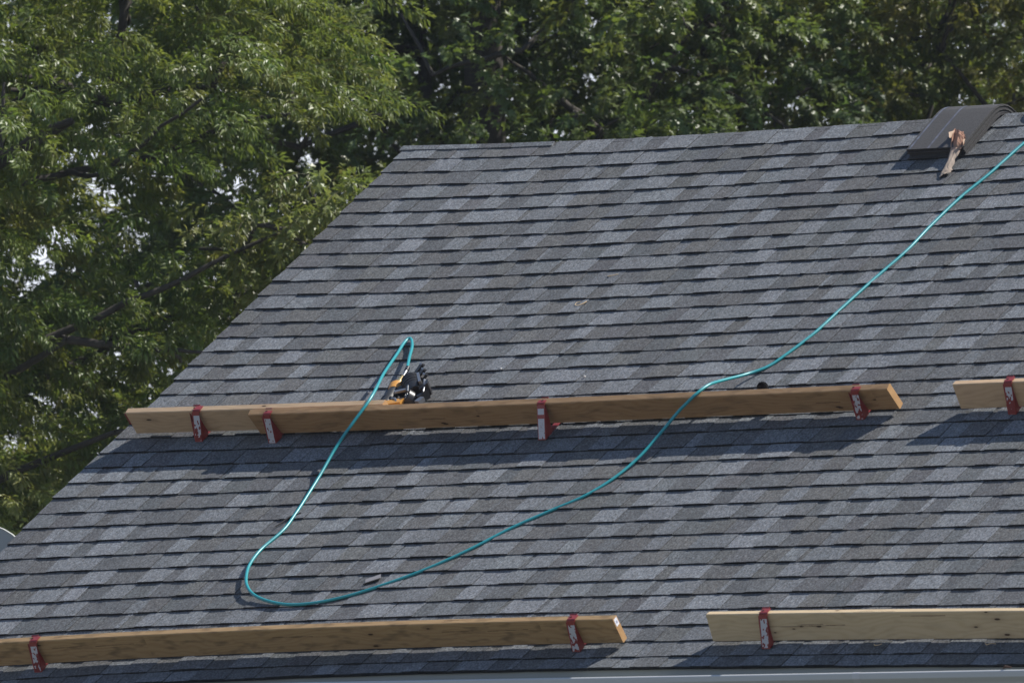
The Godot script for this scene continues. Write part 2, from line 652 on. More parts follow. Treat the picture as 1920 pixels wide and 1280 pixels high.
	for i in prof.size() - 1:
		for k in 10:
			var e0 := -0.02 + 10.42 * k / 10.0
			var e1 := -0.02 + 10.42 * (k + 1) / 10.0
			var y0 := 2.9415 - 0.0062 * (e0 - 2.96)
			var y1 := 2.9415 - 0.0062 * (e1 - 2.96)
			var p: Vector2 = prof[i]
			var q: Vector2 = prof[i + 1]
			var hint := Vector3(0, p.x - q.x, q.y - p.y)
			gutter.quad(Vector3(e0, y0 + p.y, p.x), Vector3(e1, y1 + p.y, p.x), Vector3(e1, y1 + q.y, q.x), Vector3(e0, y0 + q.y, q.x), hint)
	var gut := part("gutter", gutter, mat(lin(0.42, 0.425, 0.42), 0.5), house)
	for e0 in [1.31, 1.93, 2.55, 3.17, 3.79, 5.03, 5.65, 6.27, 7.5, 4.41]:
		var h := Shape.new()
		var y := 2.9415 - 0.0062 * (float(e0) - 2.96) - 0.016
		h.tube([Vector3(e0, y, 4.495), Vector3(e0, y + 0.003, 4.56), Vector3(e0, y + 0.006, 4.603)], [0.003], 6)
		part("spike", h, mat(lin(0.3, 0.3, 0.3), 0.5, 0.6), gut)
	var seam := Shape.new()
	for i in prof.size() - 1:
		var p: Vector2 = prof[i] + Vector2(0.0012, 0.0012)
		var q: Vector2 = prof[i + 1] + Vector2(0.0012, 0.0012)
		var y0 := 2.9415 - 0.0062 * (6.05 - 2.96)
		seam.quad(Vector3(6.03, y0 + p.y, p.x), Vector3(6.07, y0 + p.y, p.x), Vector3(6.07, y0 + q.y, q.x), Vector3(6.03, y0 + q.y, q.x), Vector3(0, p.x - q.x, q.y - p.y))
	part("seam", seam, mat(lin(0.46, 0.46, 0.47), 0.45), gut)
	# soffit and walls
	var soff := Shape.new()
	soff.box(Vector3(5.2, 2.735, 4.27), Vector3(5.2, 0, 0), Vector3(0, 0.008, 0), Vector3(0, 0, 0.19))
	part("soffit", soff, trim, house)
	var siding := mat(lin(0.52, 0.52, 0.49), 0.6)
	for w in [[Vector3(5.3, 1.36, 4.0), Vector3(5.0, 1.36, 0.08)], [Vector3(5.3, 1.36, -4.2), Vector3(5.0, 1.36, 0.08)], [Vector3(0.38, 1.36, -0.1), Vector3(0.08, 1.36, 4.0)], [Vector3(10.1, 1.36, -0.1), Vector3(0.08, 1.36, 4.0)]]:
		var s := Shape.new()
		s.box(w[0], Vector3(w[1].x, 0, 0), Vector3(0, w[1].y, 0), Vector3(0, 0, w[1].z))
		part("wall", s, siding, house)
	for x in [0.38, 10.1]:
		var s := Shape.new()
		var f := func(d: float) -> Array: return [Vector3(x + d, 2.735, 4.0), Vector3(x + d, 2.735, -4.2), Vector3(x + d, 5.30, -0.1)]
		var a: Array = f.call(-0.08)
		var b: Array = f.call(0.08)
		s.flat(a[0], a[1], a[2], Vector3(-1, 0, 0)); s.flat(b[0], b[1], b[2], Vector3(1, 0, 0))
		s.quad(a[0], a[2], b[2], b[0], Vector3(0, 1, 1)); s.quad(a[1], a[2], b[2], b[1], Vector3(0, 1, -1))
		part("gable", s, siding, house)
	# a round grey dish fixed to the gable, its rim showing past the roof's lower left corner
	var dish := thing("satellite_dish", "smooth grey round dish showing past the lower left edge of the roof", "satellite dish", Vector3(-0.45, 2.9, 3.05))
	var face := Vector3(0.35, 0.30, 0.86).normalized()
	var sx := Vector3.UP.cross(face).normalized()
	var sy := face.cross(sx)
	var mid := Vector3(-0.45, 3.44, 3.06)
	var d := Shape.new()
	var ring := func(r: float, k: int, off: float) -> Vector3:
		return mid + sx * r * cos(TAU * k / 40.0) + sy * r * sin(TAU * k / 40.0) + face * (r * r * 0.5 + off)
	for j in 6:
		for k in 40:
			d.quad(ring.call(0.33 * j / 6.0, k, 0.0), ring.call(0.33 * j / 6.0, k + 1, 0.0), ring.call(0.33 * (j + 1) / 6.0, k + 1, 0.0), ring.call(0.33 * (j + 1) / 6.0, k, 0.0), face)
			d.quad(ring.call(0.33 * j / 6.0, k, -0.006), ring.call(0.33 * j / 6.0, k + 1, -0.006), ring.call(0.33 * (j + 1) / 6.0, k + 1, -0.006), ring.call(0.33 * (j + 1) / 6.0, k, -0.006), -face)
	for k in 40:
		d.quad(ring.call(0.33, k, 0.004), ring.call(0.33, k + 1, 0.004), ring.call(0.337, k + 1, -0.010), ring.call(0.337, k, -0.010), (ring.call(1.0, k, 0.0) - mid))
	var dm := mat(lin(0.32, 0.33, 0.32), 0.85)
	part("reflector", d, dm, dish)
	var arm := Shape.new()
	arm.tube([mid - face * 0.01, mid - face * 0.08, Vector3(-0.42, 3.15, 2.93), Vector3(-0.30, 3.02, 2.9), Vector3(0.30, 3.02, 2.9)], [0.022], 8)
	part("mast", arm, mat(lin(0.25, 0.25, 0.26), 0.5, 0.4), dish)


func shingle_tones() -> Array:
	return [Color(0.174, 0.183, 0.195), Color(0.191, 0.200, 0.211), Color(0.202, 0.203, 0.203), Color(0.190, 0.191, 0.194),
		Color(0.235, 0.249, 0.268), Color(0.263, 0.279, 0.300), Color(0.293, 0.310, 0.336), Color(0.184, 0.187, 0.198)]


func butt_wave(i: int, e: float) -> Vector2:
	# (shift up the slope, lift) of a course's lower edge
	var k := wave.get_noise_2d(e * 1.6, i * 17.3)
	var j := wave.get_noise_2d(e * 6.5 + 40.0, i * 23.1)
	return Vector2(0.004 * k + 0.0012 * j, maxf(-0.001, 0.0022 * j + 0.0012 * k))


func shingle_strip(house: Node3D, i: int, a: float, b: float, butt: float, top: float, m: Material, tones: Array) -> void:
	var s := Shape.new()
	var tilt := rng.randf_range(-0.0018, 0.0018)
	var rise := rng.randf_range(-0.0006, 0.0012)
	# spans: raised tab, gap, raised tab ... each with a tone of its own
	var spans := []
	var e := a
	var raised := rng.randf() < 0.5
	var prev := -1
	while e < b - 0.001:
		var w := rng.randf_range(0.10, 0.22) if raised else rng.randf_range(0.07, 0.18)
		if rng.randf() < 0.07:
			w = 0.03
		if b - e - w < 0.05:
			w = b - e
		var k := rng.randi() % tones.size()
		if rng.randf() < 0.4:
			k = (4 + rng.randi() % 3) if raised else [0, 1, 2, 3, 7][rng.randi() % 5]
		if k == prev:
			k = (k + 3) % tones.size()
		prev = k
		spans.append([e, e + w, raised, k])
		e += w
		raised = not raised
	var up := func(x: float, extra: float) -> Array:
		# lower edge of the top face, the same at the course line above
		var w := butt_wave(i, x)
		var low := butt + w.x + tilt * (x - a)
		return [P(x, low, 0.0088 + w.y + rise + extra), P(x, top + 0.025, 0.0012 + extra * 0.35), P(x, low, -0.004), low]
	for sp in spans:
		var base: Color = tones[sp[3]] if not sp[2] else tones[0]
		base = base * rng.randf_range(0.93, 1.07) * (1.0 + 0.10 * wave.get_noise_2d(sp[0] * 0.9 + 70.0, butt * 0.9))
		var steps := maxi(1, int(ceil((sp[1] - sp[0]) / 0.09)))
		for q in steps:
			var p: Array = up.call(lerpf(sp[0], sp[1], float(q) / steps), 0.0)
			var r: Array = up.call(lerpf(sp[0], sp[1], float(q + 1) / steps), 0.0)
			s.quad(p[0], r[0], r[1], p[1], D(0, 0, 1), base)
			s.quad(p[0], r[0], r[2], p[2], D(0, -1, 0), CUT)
	for side in [a, b]:
		var p: Array = up.call(side, 0.0)
		s.flat(p[0], p[1], P(side, top, -0.004), D(-1 if side == a else 1, 0, 0), tones[0])
		s.flat(p[0], P(side, top, -0.004), p[2], D(-1 if side == a else 1, 0, 0), tones[0])
	var strip := part("shingle", s, m, house)
	for sp in spans:
		if not sp[2]:
			continue
		var t := Shape.new()
		var col: Color = tones[sp[3]] * rng.randf_range(0.93, 1.07) * (1.0 + 0.10 * wave.get_noise_2d(sp[0] * 0.9 + 70.0, butt * 0.9))
		var thick := rng.randf_range(0.0036, 0.0052)
		var steps := maxi(1, int(ceil((sp[1] - sp[0]) / 0.09)))
		var skew := rng.randf_range(-0.006, 0.006)
		for q in steps:
			var x0 := lerpf(sp[0], sp[1], float(q) / steps)
			var x1 := lerpf(sp[0], sp[1], float(q + 1) / steps)
			var p: Array = up.call(x0, thick)
			var r: Array = up.call(x1, thick)
			var p0: Vector3 = p[0] + D(0, -0.0016, 0)
			var r0: Vector3 = r[0] + D(0, -0.0016, 0)
			var p1: Vector3 = p[1] + D(skew, 0, 0)
			var r1: Vector3 = r[1] + D(skew, 0, 0)
			t.quad(p0, r0, r1, p1, D(0, 0, 1), col)
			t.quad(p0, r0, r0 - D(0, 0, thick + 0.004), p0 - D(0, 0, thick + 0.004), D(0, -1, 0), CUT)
			if q == 0:
				t.quad(p0, p1, p1 - D(0, 0, 0.004), p0 - D(0, 0, thick), D(-1, 0, 0), col * 0.6)
			if q == steps - 1:
				t.quad(r0, r1, r1 - D(0, 0, 0.004), r0 - D(0, 0, thick), D(1, 0, 0), col * 0.6)
		part("tab", t, m, strip)


# ---------------------------------------------------------------- planks and brackets
func plank(label: String, e0: float, e1: float, ut: float, ub: float, tex: Texture2D, shift: float, nb := 0.025, high := 0.14) -> Node3D:
	var base := P((e0 + e1) / 2.0, ub, nb)
	var root := thing("plank", label, "plank", base, "planks held on edge by red roof brackets")
	var m := mat(Color.WHITE, 0.72, 0.0, 0.35)
	m.albedo_texture = tex
	# section corners as (depth up the slope, height), eased edges
	var c := 0.004
	var t := 0.038
	var sec := [Vector2(0, c), Vector2(0, high - c), Vector2(c, high), Vector2(t - c, high), Vector2(t, high - c), Vector2(t, c), Vector2(t - c, 0), Vector2(c, 0)]
	var lean := (ut - ub) / high
	var at := func(e: float, q: Vector2) -> Vector3:
		return P(e, ub + q.x + lean * q.y, 0.0) + D(0, 0, nb + q.y - lean * q.x)
	var s := Shape.new()
	var steps := maxi(2, int((e1 - e0) / 0.3))
	var run := 0.0
	var mid := Vector2(t / 2.0, high / 2.0)
	for k in 8:
		var p: Vector2 = sec[k]
		var q: Vector2 = sec[(k + 1) % 8]
		var w := p.distance_to(q)
		var out := (p + q) / 2.0 - mid
		for i in steps:
			var x0 := lerpf(e0, e1, float(i) / steps)
			var x1 := lerpf(e0, e1, float(i + 1) / steps)
			var us := PackedVector2Array([Vector2((x0 + shift) / 2.4, run / 0.38), Vector2((x1 + shift) / 2.4, run / 0.38), Vector2((x1 + shift) / 2.4, (run + w) / 0.38), Vector2((x0 + shift) / 2.4, (run + w) / 0.38)])
			s.quad(at.call(x0, p), at.call(x1, p), at.call(x1, q), at.call(x0, q), D(0, out.x, out.y), Color.WHITE, us)
		run += w
	part("board", s, m, root)
	for x in [e0, e1]:
		var cap := Shape.new()
		for k in range(1, 7):
			var us := [Vector2(sec[0].x, sec[0].y) * 2.2, Vector2(sec[k].x, sec[k].y) * 2.2, Vector2(sec[k + 1].x, sec[k + 1].y) * 2.2]
			cap.flat(at.call(x, sec[0]), at.call(x, sec[k]), at.call(x, sec[k + 1]), D(-1 if x == e0 else 1, 0, 0), Color.WHITE, us[0], us[1], us[2])
		part("end_grain", cap, end_m, root)
	root.set_meta("at", at)
	return root


var end_m: StandardMaterial3D
var red_m: StandardMaterial3D


func bracket(label: String, e: float, ut: float, ub: float, foot_u: float, depth: float, print_: Texture2D, turn := 0.0) -> void:
	var root := thing("roof_bracket", label, "roof bracket", P(e, foot_u, 0.0), "red steel roof brackets")
	var w := 0.0235
	var th := 0.003
	var top_n := 0.169
	var a := foot_u
	var b := ut - 0.004
	# front plate: foot, straight run, rounded shoulder, hook over the plank
	var path := [Vector2(a, 0.009), Vector2(lerpf(a, b, 0.33), 0.06), Vector2(lerpf(a, b, 0.66), 0.112), Vector2(b - 0.001, top_n - 0.010), Vector2(b + 0.001, top_n - 0.003), Vector2(b + 0.006, top_n), Vector2(b + depth - 0.006, top_n + 0.001)]
	var s := Shape.new()
	var hook := Shape.new()
	for i in path.size() - 1:
		var p: Vector2 = path[i]
		var q: Vector2 = path[i + 1]
		var dir := (q - p).normalized()
		var out := Vector2(-dir.y, dir.x) * th
		var w0 := w * (1.0 if i < 5 else 0.96)
		var sh := s if i < 4 else hook
		var tw := turn * p.y
		sh.hexa([P(e - w0 + tw, p.x, p.y), P(e + w0 + tw, p.x, p.y), P(e + w0 + tw, q.x, q.y), P(e - w0 + tw, q.x, q.y),
			P(e - w0 + tw, p.x + out.x, p.y + out.y), P(e + w0 + tw, p.x + out.x, p.y + out.y), P(e + w0 + tw, q.x + out.x, q.y + out.y), P(e - w0 + tw, q.x + out.x, q.y + out.y)])
	part("front_plate", s, red_m, root)
	var ho := part("hook", hook, red_m, root)
	var hole := Shape.new()
	hole.tube([P(e, b + depth * 0.5, top_n + 0.0035), P(e, b + depth * 0.5, top_n + 0.0055)], [0.006], 10)
	part("bolt_hole", hole, mat(lin(0.05, 0.01, 0.01), 0.9), ho)
	var lip := Shape.new()
	var le := b + depth - 0.006
	lip.hexa([P(e - w * 0.8, le, top_n), P(e + w * 0.96, le, top_n), P(e + w * 0.96, le + 0.010, top_n + 0.005), P(e - w * 0.8, le + 0.010, top_n + 0.005),
		P(e - w * 0.8, le, top_n + 0.003), P(e + w * 0.96, le, top_n + 0.003), P(e + w * 0.96, le + 0.008, top_n + 0.008), P(e - w * 0.8, le + 0.008, top_n + 0.008)])
	part("turned_lip", lip, red_m, ho)
	# side flanges from the plate back to the plank
	for k in [-1.0, 1.0]:
		var f := Shape.new()
		var outl := [Vector2(a + 0.002, 0.011), Vector2(lerpf(a, b, 0.5), 0.088), Vector2(b, top_n - 0.012), Vector2(b + 0.003, top_n - 0.018), Vector2(minf(ub - 0.0025, a + 0.072), 0.030), Vector2(minf(ub - 0.012, a + 0.060), 0.012)]
		var x0: float = e + k * (w - 0.0002)
		var x1: float = e + k * (w - 0.0034)
		for i in range(1, 5):
			f.flat(P(x0, outl[0].x, outl[0].y), P(x0, outl[i].x, outl[i].y), P(x0, outl[i + 1].x, outl[i + 1].y), D(k, 0, 0))
			f.flat(P(x1, outl[0].x, outl[0].y), P(x1, outl[i].x, outl[i].y), P(x1, outl[i + 1].x, outl[i + 1].y), D(-k, 0, 0))
		for i in 6:
			var p: Vector2 = outl[i]
			var q: Vector2 = outl[(i + 1) % 6]
			f.quad(P(x0, p.x, p.y), P(x0, q.x, q.y), P(x1, q.x, q.y), P(x1, p.x, p.y), D(0, (p.x + q.x) / 2.0 - (a + b) / 2.0, (p.y + q.y) / 2.0 - 0.07))
		part("side_flange", f, red_m, root)
	# flat strap that runs under the plank and up beneath the shingles
	var st := Shape.new()
	var strap := [Vector2(a, 0.010), Vector2(ub - 0.01, 0.014), Vector2(ub + 0.05, 0.0145), Vector2(ub + 0.14, 0.013), Vector2(ub + 0.24, 0.004)]
	for i in 4:
		var p: Vector2 = strap[i]
		var q: Vector2 = strap[i + 1]
		st.hexa([P(e - 0.018, p.x, p.y), P(e + 0.018, p.x, p.y), P(e + 0.018, q.x, q.y), P(e - 0.018, q.x, q.y),
			P(e - 0.018, p.x, p.y + 0.003), P(e + 0.018, p.x, p.y + 0.003), P(e + 0.018, q.x, q.y + 0.003), P(e - 0.018, q.x, q.y + 0.003)])
	part("base_strap", st, red_m, root)
	# sticker on the plate
	var k := Shape.new()
	var n1 := (path[3] as Vector2).lerp(path[0], 0.10)
	var n0 := (path[3] as Vector2).lerp(path[0], 0.97)
	var face := Vector2(-(path[3].y - path[0].y), path[3].x - path[0].x).normalized() * (th + 0.0012)
	var ws := w * 0.80
	var c := [P(e - ws + turn * n1.y, n1.x + face.x, n1.y + face.y), P(e + ws + turn * n1.y, n1.x + face.x, n1.y + face.y), P(e + ws + turn * n0.y, n0.x + face.x, n0.y + face.y), P(e - ws + turn * n0.y, n0.x + face.x, n0.y + face.y)]
	k.quad(c[0], c[1], c[2], c[3], D(0, -1, 0.3), Color.WHITE, PackedVector2Array([Vector2(0, 0), Vector2(1, 0), Vector2(1, 1), Vector2(0, 1)]))
	var km := mat(Color.WHITE, 0.6)
	km.albedo_texture = print_
	part("sticker", k, km, root)


func build_planks() -> void:
	end_m = mat(Color.WHITE, 0.8)
	end_m.albedo_texture = mottled(128, lin(0.36, 0.20, 0.08), lin(0.43, 0.25, 0.105), 0.06, 7)
	red_m = mat(Color.WHITE, 0.42)
	red_m.albedo_texture = mottled(128, lin(0.20, 0.021, 0.019), lin(0.25, 0.032, 0.029), 0.05, 8)
	red_m.uv1_triplanar = true
	red_m.uv1_scale = Vector3.ONE * 6.0
	var old := wood(21, lin(0.386, 0.239, 0.123), lin(0.311, 0.183, 0.088), 9, 0.5)
	var fresh := wood(22, lin(0.518, 0.366, 0.230), lin(0.451, 0.307, 0.184), 9, 0.25)
	var pale := wood(23, lin(0.538, 0.419, 0.266), lin(0.470, 0.350, 0.208), 26, 0.2)
	var worn := wood(24, lin(0.386, 0.253, 0.126), lin(0.311, 0.192, 0.090), 8, 0.8)

	var pa := plank("pale new plank at the left roof edge, tucked behind the long plank", 0.172, 1.80, -2.872, -2.845, fresh, 0.3)
	var red_end := Shape.new()
	red_end.box(P(0.1683, -2.8485, 0.128), D(0.0035, 0, 0), D(0, 0.0185, 0.0035), D(0, -0.007, 0.034))
	part("painted_end", red_end, mat(lin(0.20, 0.02, 0.018), 0.6), pa)
	plank("long brown plank in the middle of the roof that the hose crosses twice", 0.99, 4.901, -2.930, -2.887, old, 0.0)
	plank("pale plank cut off at the right edge, level with the long brown one", 5.275, 8.1, -2.911, -2.911, fresh, 1.5)
	var pd := plank("brown smudged plank at the lower left with a white tag on its end", 0.2, 4.54, -5.058, -5.043, worn, 0.7)
	plank("yellowish knotty plank at the lower right just above the gutter", 5.065, 8.9, -5.028, -5.046, pale, 0.2)
	# white tag on the end grain of the lower left plank
	var tag := Shape.new()
	var at: Callable = pd.get_meta("at")
	var tc := [at.call(4.5412, Vector2(0.006, 0.092)), at.call(4.5412, Vector2(0.032, 0.092)), at.call(4.5412, Vector2(0.032, 0.134)), at.call(4.5412, Vector2(0.006, 0.134))]
	tag.quad(tc[0], tc[1], tc[2], tc[3], D(1, 0, 0), Color.WHITE, PackedVector2Array([Vector2(0, 1), Vector2(1, 1), Vector2(1, 0), Vector2(0, 0)]))
	var im := Image.create(24, 32, false, Image.FORMAT_RGB8)
	im.fill(Color(0.86, 0.86, 0.88))
	for x in range(6, 18):
		if x % 3 != 0:
			im.fill_rect(Rect2i(x, 12, 1, 11), Color(0.45, 0.45, 0.58))
	var tm := mat(Color.WHITE, 0.6)
	tm.albedo_texture = ImageTexture.create_from_image(im)
	part("tag", tag, tm, pd)

	var paint := Color(0.47, 0.145, 0.135)
	var prints := [sticker(31, 0.55, paint), sticker(32, 0.08, paint), sticker(33, 0.06, paint), sticker(34, 0.5, paint), sticker(35, 0.75, paint), sticker(36, 0.5, paint), sticker(37, 0.35, paint), sticker(38, 0.2, paint)]
	bracket("red bracket nearest the left roof edge, its sticker mostly flaked off", 0.605, -2.872, -2.845, -2.913, 0.046, prints[0], 0.15)
	bracket("red bracket with a long white sticker where the pale and brown planks overlap", 1.10, -2.930, -2.887, -2.955, 0.046, prints[1], 0.08)
	bracket("red bracket under the middle of the long plank, its strap showing below the board", 2.82, -2.930, -2.887, -3.020, 0.046, prints[2])
	bracket("red bracket with a flaked sticker near the right end of the long brown plank", 4.695, -2.930, -2.887, -2.944, 0.046, prints[3], 0.12)
	bracket("red bracket on the short pale plank cut off by the right edge", 5.592, -2.911, -2.911, -2.952, 0.046, prints[4], 0.06)
	bracket("red bracket near the left end of the lower left plank", 1.00, -5.062, -5.043, -5.092, 0.046, prints[5], 0.10)
	bracket("red bracket close to the tagged right end of the lower left plank", 4.288, -5.058, -5.043, -5.090, 0.046, prints[6], 0.06)
	bracket("red bracket on the yellowish knotty plank at the lower right", 5.39, -5.030, -5.046, -5.090, 0.046, prints[7], 0.06)


# ---------------------------------------------------------------- hose, nailer, bundle, litter
func build_hose() -> void:
	var k := [[4.157, -0.043, 0.012], [4.119, -0.209, 0.012], [4.08, -0.486, 0.012], [4.025, -0.735, 0.012], [4.005, -1.014, 0.012], [3.998, -1.256, 0.012], [3.965, -1.537, 0.012], [3.93, -1.812, 0.012], [3.905, -2.046, 0.012], [3.86, -2.245, 0.012],
		[3.815, -2.386, 0.014], [3.762, -2.499, 0.04], [3.763, -2.692, 0.12], [3.784, -2.828, 0.172], [3.763, -2.925, 0.178], [3.719, -2.977, 0.15], [3.684, -3.015, 0.125], [3.617, -3.131, 0.065], [3.567, -3.285, 0.03], [3.516, -3.451, 0.015],
		[3.434, -3.61, 0.012], [3.307, -3.745, 0.012], [3.173, -3.895, 0.012], [3.037, -4.095, 0.012], [2.885, -4.268, 0.012], [2.71, -4.404, 0.012], [2.547, -4.507, 0.013], [2.387, -4.564, 0.014], [2.229, -4.572, 0.018], [2.082, -4.543, 0.024],
		[1.965, -4.486, 0.03], [1.873, -4.402, 0.034], [1.806, -4.308, 0.034], [1.748, -4.184, 0.028], [1.718, -4.028, 0.02], [1.726, -3.836, 0.014], [1.705, -3.672, 0.014], [1.675, -3.516, 0.02], [1.649, -3.333, 0.035], [1.644, -3.139, 0.08],
		[1.693, -3.018, 0.14], [1.725, -2.88, 0.185], [1.691, -2.752, 0.185], [1.596, -2.55, 0.15], [1.477, -2.324, 0.09], [1.392, -2.144, 0.05], [1.341, -2.01, 0.03], [1.33, -1.953, 0.025], [1.358, -1.965, 0.025], [1.414, -2.047, 0.03], [1.5, -2.193, 0.05], [1.601, -2.356, 0.08]]
	var curve := Curve3D.new()
	curve.bake_interval = 0.025
	var pts := []
	for q in k:
		pts.append(P(q[0] + rng.randf_range(-0.004, 0.004), q[1] + rng.randf_range(-0.004, 0.004), q[2] + 0.001))
	pts.push_front(P(4.05, 0.30, 0.10))
	pts.push_front(P(4.1, 0.5, 0.0))
	for i in pts.size():
		var t: Vector3 = (pts[mini(i + 1, pts.size() - 1)] - pts[maxi(i - 1, 0)]) / 6.0
		curve.add_point(pts[i], -t, t)
	var s := Shape.new()
	var line := []
	for p in curve.get_baked_points():
		line.append(p)
	s.tube(line, [0.0080], 10)
	solo("air_hose", "long thin teal air hose snaking down the roof to the nail gun", "hose", s, mat(lin(0.007, 0.235, 0.265), 0.40, 0.0, 0.55), P(3.0, -4.0, 0.0))


func build_nailer() -> void:
	var root := thing("nail_gun", "black and orange nail gun lying behind the long plank, hose attached", "nail gun", P(1.75, -2.6, 0.0))
	var black := mat(lin(0.014, 0.014, 0.016), 0.38)
	var rubber := mat(lin(0.02, 0.02, 0.022), 0.55)
	var orange := mat(lin(0.50, 0.235, 0.045), 0.42)
	var steel := mat(lin(0.26, 0.265, 0.28), 0.36, 0.8)
	var brass := mat(lin(0.62, 0.46, 0.22), 0.32, 0.8)
	var q := func(e: float, u: float, n: float) -> Vector3: return P(e, u, n)
	var s := Shape.new()
	s.tube([q.call(1.599, -2.350, 0.08), q.call(1.610, -2.384, 0.08)], [0.0125], 10)
	part("hose_collar", s, black, root)
	s = Shape.new()
	s.tube([q.call(1.610, -2.384, 0.08), q.call(1.616, -2.408, 0.08), q.call(1.617, -2.410, 0.08), q.call(1.628, -2.452, 0.08)], [0.009, 0.009, 0.007, 0.007], 10)
	part("coupler", s, steel, root)
	s = Shape.new()
	s.tube([q.call(1.626, -2.446, 0.08), q.call(1.631, -2.470, 0.08), q.call(1.631, -2.470, 0.08), q.call(1.642, -2.515, 0.08)], [0.012, 0.012, 0.0155, 0.0155], 8)
	part("air_fitting", s, brass, root)
	s = Shape.new()
	var ax := (q.call(1.68, -2.62, 0.08) - q.call(1.64, -2.50, 0.08) as Vector3).normalized()
	var sd := ax.cross(D(0, 0, 1)).normalized()
	s.ball(q.call(1.650, -2.545, 0.08), sd * 0.040, ax * 0.036, D(0, 0, 1) * 0.034)
	s.tube([q.call(1.652, -2.548, 0.08), q.call(1.664, -2.590, 0.078)], [0.039, 0.033], 14)
	part("end_cap", s, orange, root)
	s = Shape.new()
	s.tube([q.call(1.660, -2.575, 0.079), q.call(1.670, -2.62, 0.078), q.call(1.676, -2.66, 0.076), q.call(1.684, -2.715, 0.072)], [0.030, 0.031, 0.028, 0.030], 14)
	part("grip", s, rubber, root)
	# orange magazine arm with dark print
	s = Shape.new()
	var m0: Vector3 = q.call(1.672, -2.735, 0.075)
	var m1: Vector3 = q.call(1.795, -2.712, 0.078)
	var mx := (m1 - m0)
	var mz := D(0, 0.02, 0)
	var my := D(0, -0.004, 0.022)
	s.box((m0 + m1) / 2.0, mx / 2.0, my, mz)
	part("magazine_arm", s, orange, root)
	var arm: Node3D = root.get_node("magazine_arm")
	for k in 7:
		var d := Shape.new()
		d.box(m0.lerp(m1, 0.16 + 0.1 * k) - mz * 1.02 + my * (0.25 if k % 2 else 0.05), mx * 0.026, my * (0.32 if k % 3 else 0.2), mz * 0.03)
		part("printed_mark", d, black, arm)
	# housing and mechanism
	s = Shape.new()
	var h0: Vector3 = q.call(1.712, -2.50, 0.085)
	var h1: Vector3 = q.call(1.790, -2.585, 0.082)
	s.tube([h0, h0.lerp(h1, 0.06), h0.lerp(h1, 0.5), h1, q.call(1.812, -2.612, 0.082)], [0.034, 0.052, 0.056, 0.050, 0.034], 18)
	part("motor_housing", s, black, root)
	for k in 5:
		var rib := Shape.new()
		var c0 := h0.lerp(h1, 0.12 + 0.19 * k)
		var w0: float = [0.0545, 0.0575, 0.0585, 0.057, 0.0535][k]
		rib.tube([c0 - (h1 - h0) * 0.02, c0 + (h1 - h0) * 0.02], [w0], 18)
		part("cooling_rib", rib, rubber, root.get_node("motor_housing"))
	for k in 4:
		var bolt := Shape.new()
		var w := TAU * (k + 0.4) / 4.0
		var side := (h1 - h0).cross(Vector3.UP).normalized()
		var over := side.cross((h1 - h0).normalized())
		var bc := h0 + (side * cos(w) + over * sin(w)) * 0.030
		bolt.tube([bc - (h1 - h0) * 0.02, bc - (h1 - h0) * 0.08], [0.006], 6)
		part("bolt", bolt, steel, root.get_node("motor_housing"))
	s = Shape.new()
	s.box(q.call(1.800, -2.535, 0.118), D(0.034, -0.045, 0.0), D(0.005, 0.004, 0.0), D(0.0, 0.0, 0.010))
	s.box(q.call(1.742, -2.640, 0.108), D(0.030, 0.010, 0.0), D(0.003, -0.008, 0.0), D(0.0, 0.0, 0.006))
	part("guide_plate", s, steel, root)
	s = Shape.new()
	s.tube([q.call(1.690, -2.585, 0.07), q.call(1.735, -2.570, 0.075)], [0.030, 0.036], 12)
	s.tube([q.call(1.676, -2.690, 0.065), q.call(1.76, -2.66, 0.07)], [0.014], 8)
	part("handle_bridge", s, black, root)
	for k in 3:
		s = Shape.new()
		var c: Vector3 = q.call(1.716 + 0.034 * k, -2.425 - 0.042 * k, 0.10 - 0.006 * k)
		s.box(c, D(0.010, -0.006, 0), D(0.030, 0.016, 0.028), D(0.003, 0.004, -0.006))
		part("exhaust_fin", s, black, root)
		s = Shape.new()
		s.box(c + D(0.030, 0.016, 0.029), D(0.011, -0.006, 0), D(0.003, 0.002, 0.003), D(0.004, 0.005, -0.007))
		part("fin_edge", s, steel, root.get_child(root.get_child_count() - 1))
	s = Shape.new()
	var k0: Vector3 = q.call(1.800, -2.655, 0.055)
	s.tube([k0 - D(0.02, 0.012, -0.03), k0 + D(0.02, 0.012, -0.03)], [0.050], 18)
	part("nail_canister", s, black, root)
	s = Shape.new()
	s.tube([k0 - D(0.022, 0.013, -0.033), k0 - D(0.0195, 0.012, -0.0295)], [0.030], 14)
	part("canister_ring", s, steel, root.get_node("nail_canister"))
	s = Shape.new()
	s.tube([k0 - D(0.024, 0.014, -0.036), k0 - D(0.0215, 0.013, -0.0325)], [0.018], 12)
	part("canister_hub", s, black, root.get_node("nail_canister"))
	s = Shape.new()
	s.box(q.call(1.858, -2.590, 0.08), D(0.012, -0.020, 0.0), D(0.020, 0.018, 0.01), D(0.0, 0.0, 0.034))
	s.box(q.call(1.872, -2.640, 0.07), D(0.012, 0.03, 0.0), D(0.010, -0.004, 0.0), D(0.0, 0.0, 0.022))
	part("nose", s, black, root)
	s = Shape.new()
	s.tube([q.call(1.838, -2.545, 0.115), q.call(1.868, -2.592, 0.112), q.call(1.884, -2.64, 0.10)], [0.006, 0.006, 0.005], 8)
	s.box(q.call(1.884, -2.690, 0.075), D(0.004, 0.022, 0.0), D(0.014, -0.003, 0.0), D(0.0, 0.0, 0.012))
	s.tube([q.call(1.786, -2.62, 0.125), q.call(1.812, -2.668, 0.12)], [0.005], 8)
	part("contact_arm", s, steel, root)
	s = Shape.new()
	s.tube([q.call(1.715, -2.69, 0.095), q.call(1.745, -2.70, 0.10), q.call(1.768, -2.725, 0.095)], [0.006], 8)
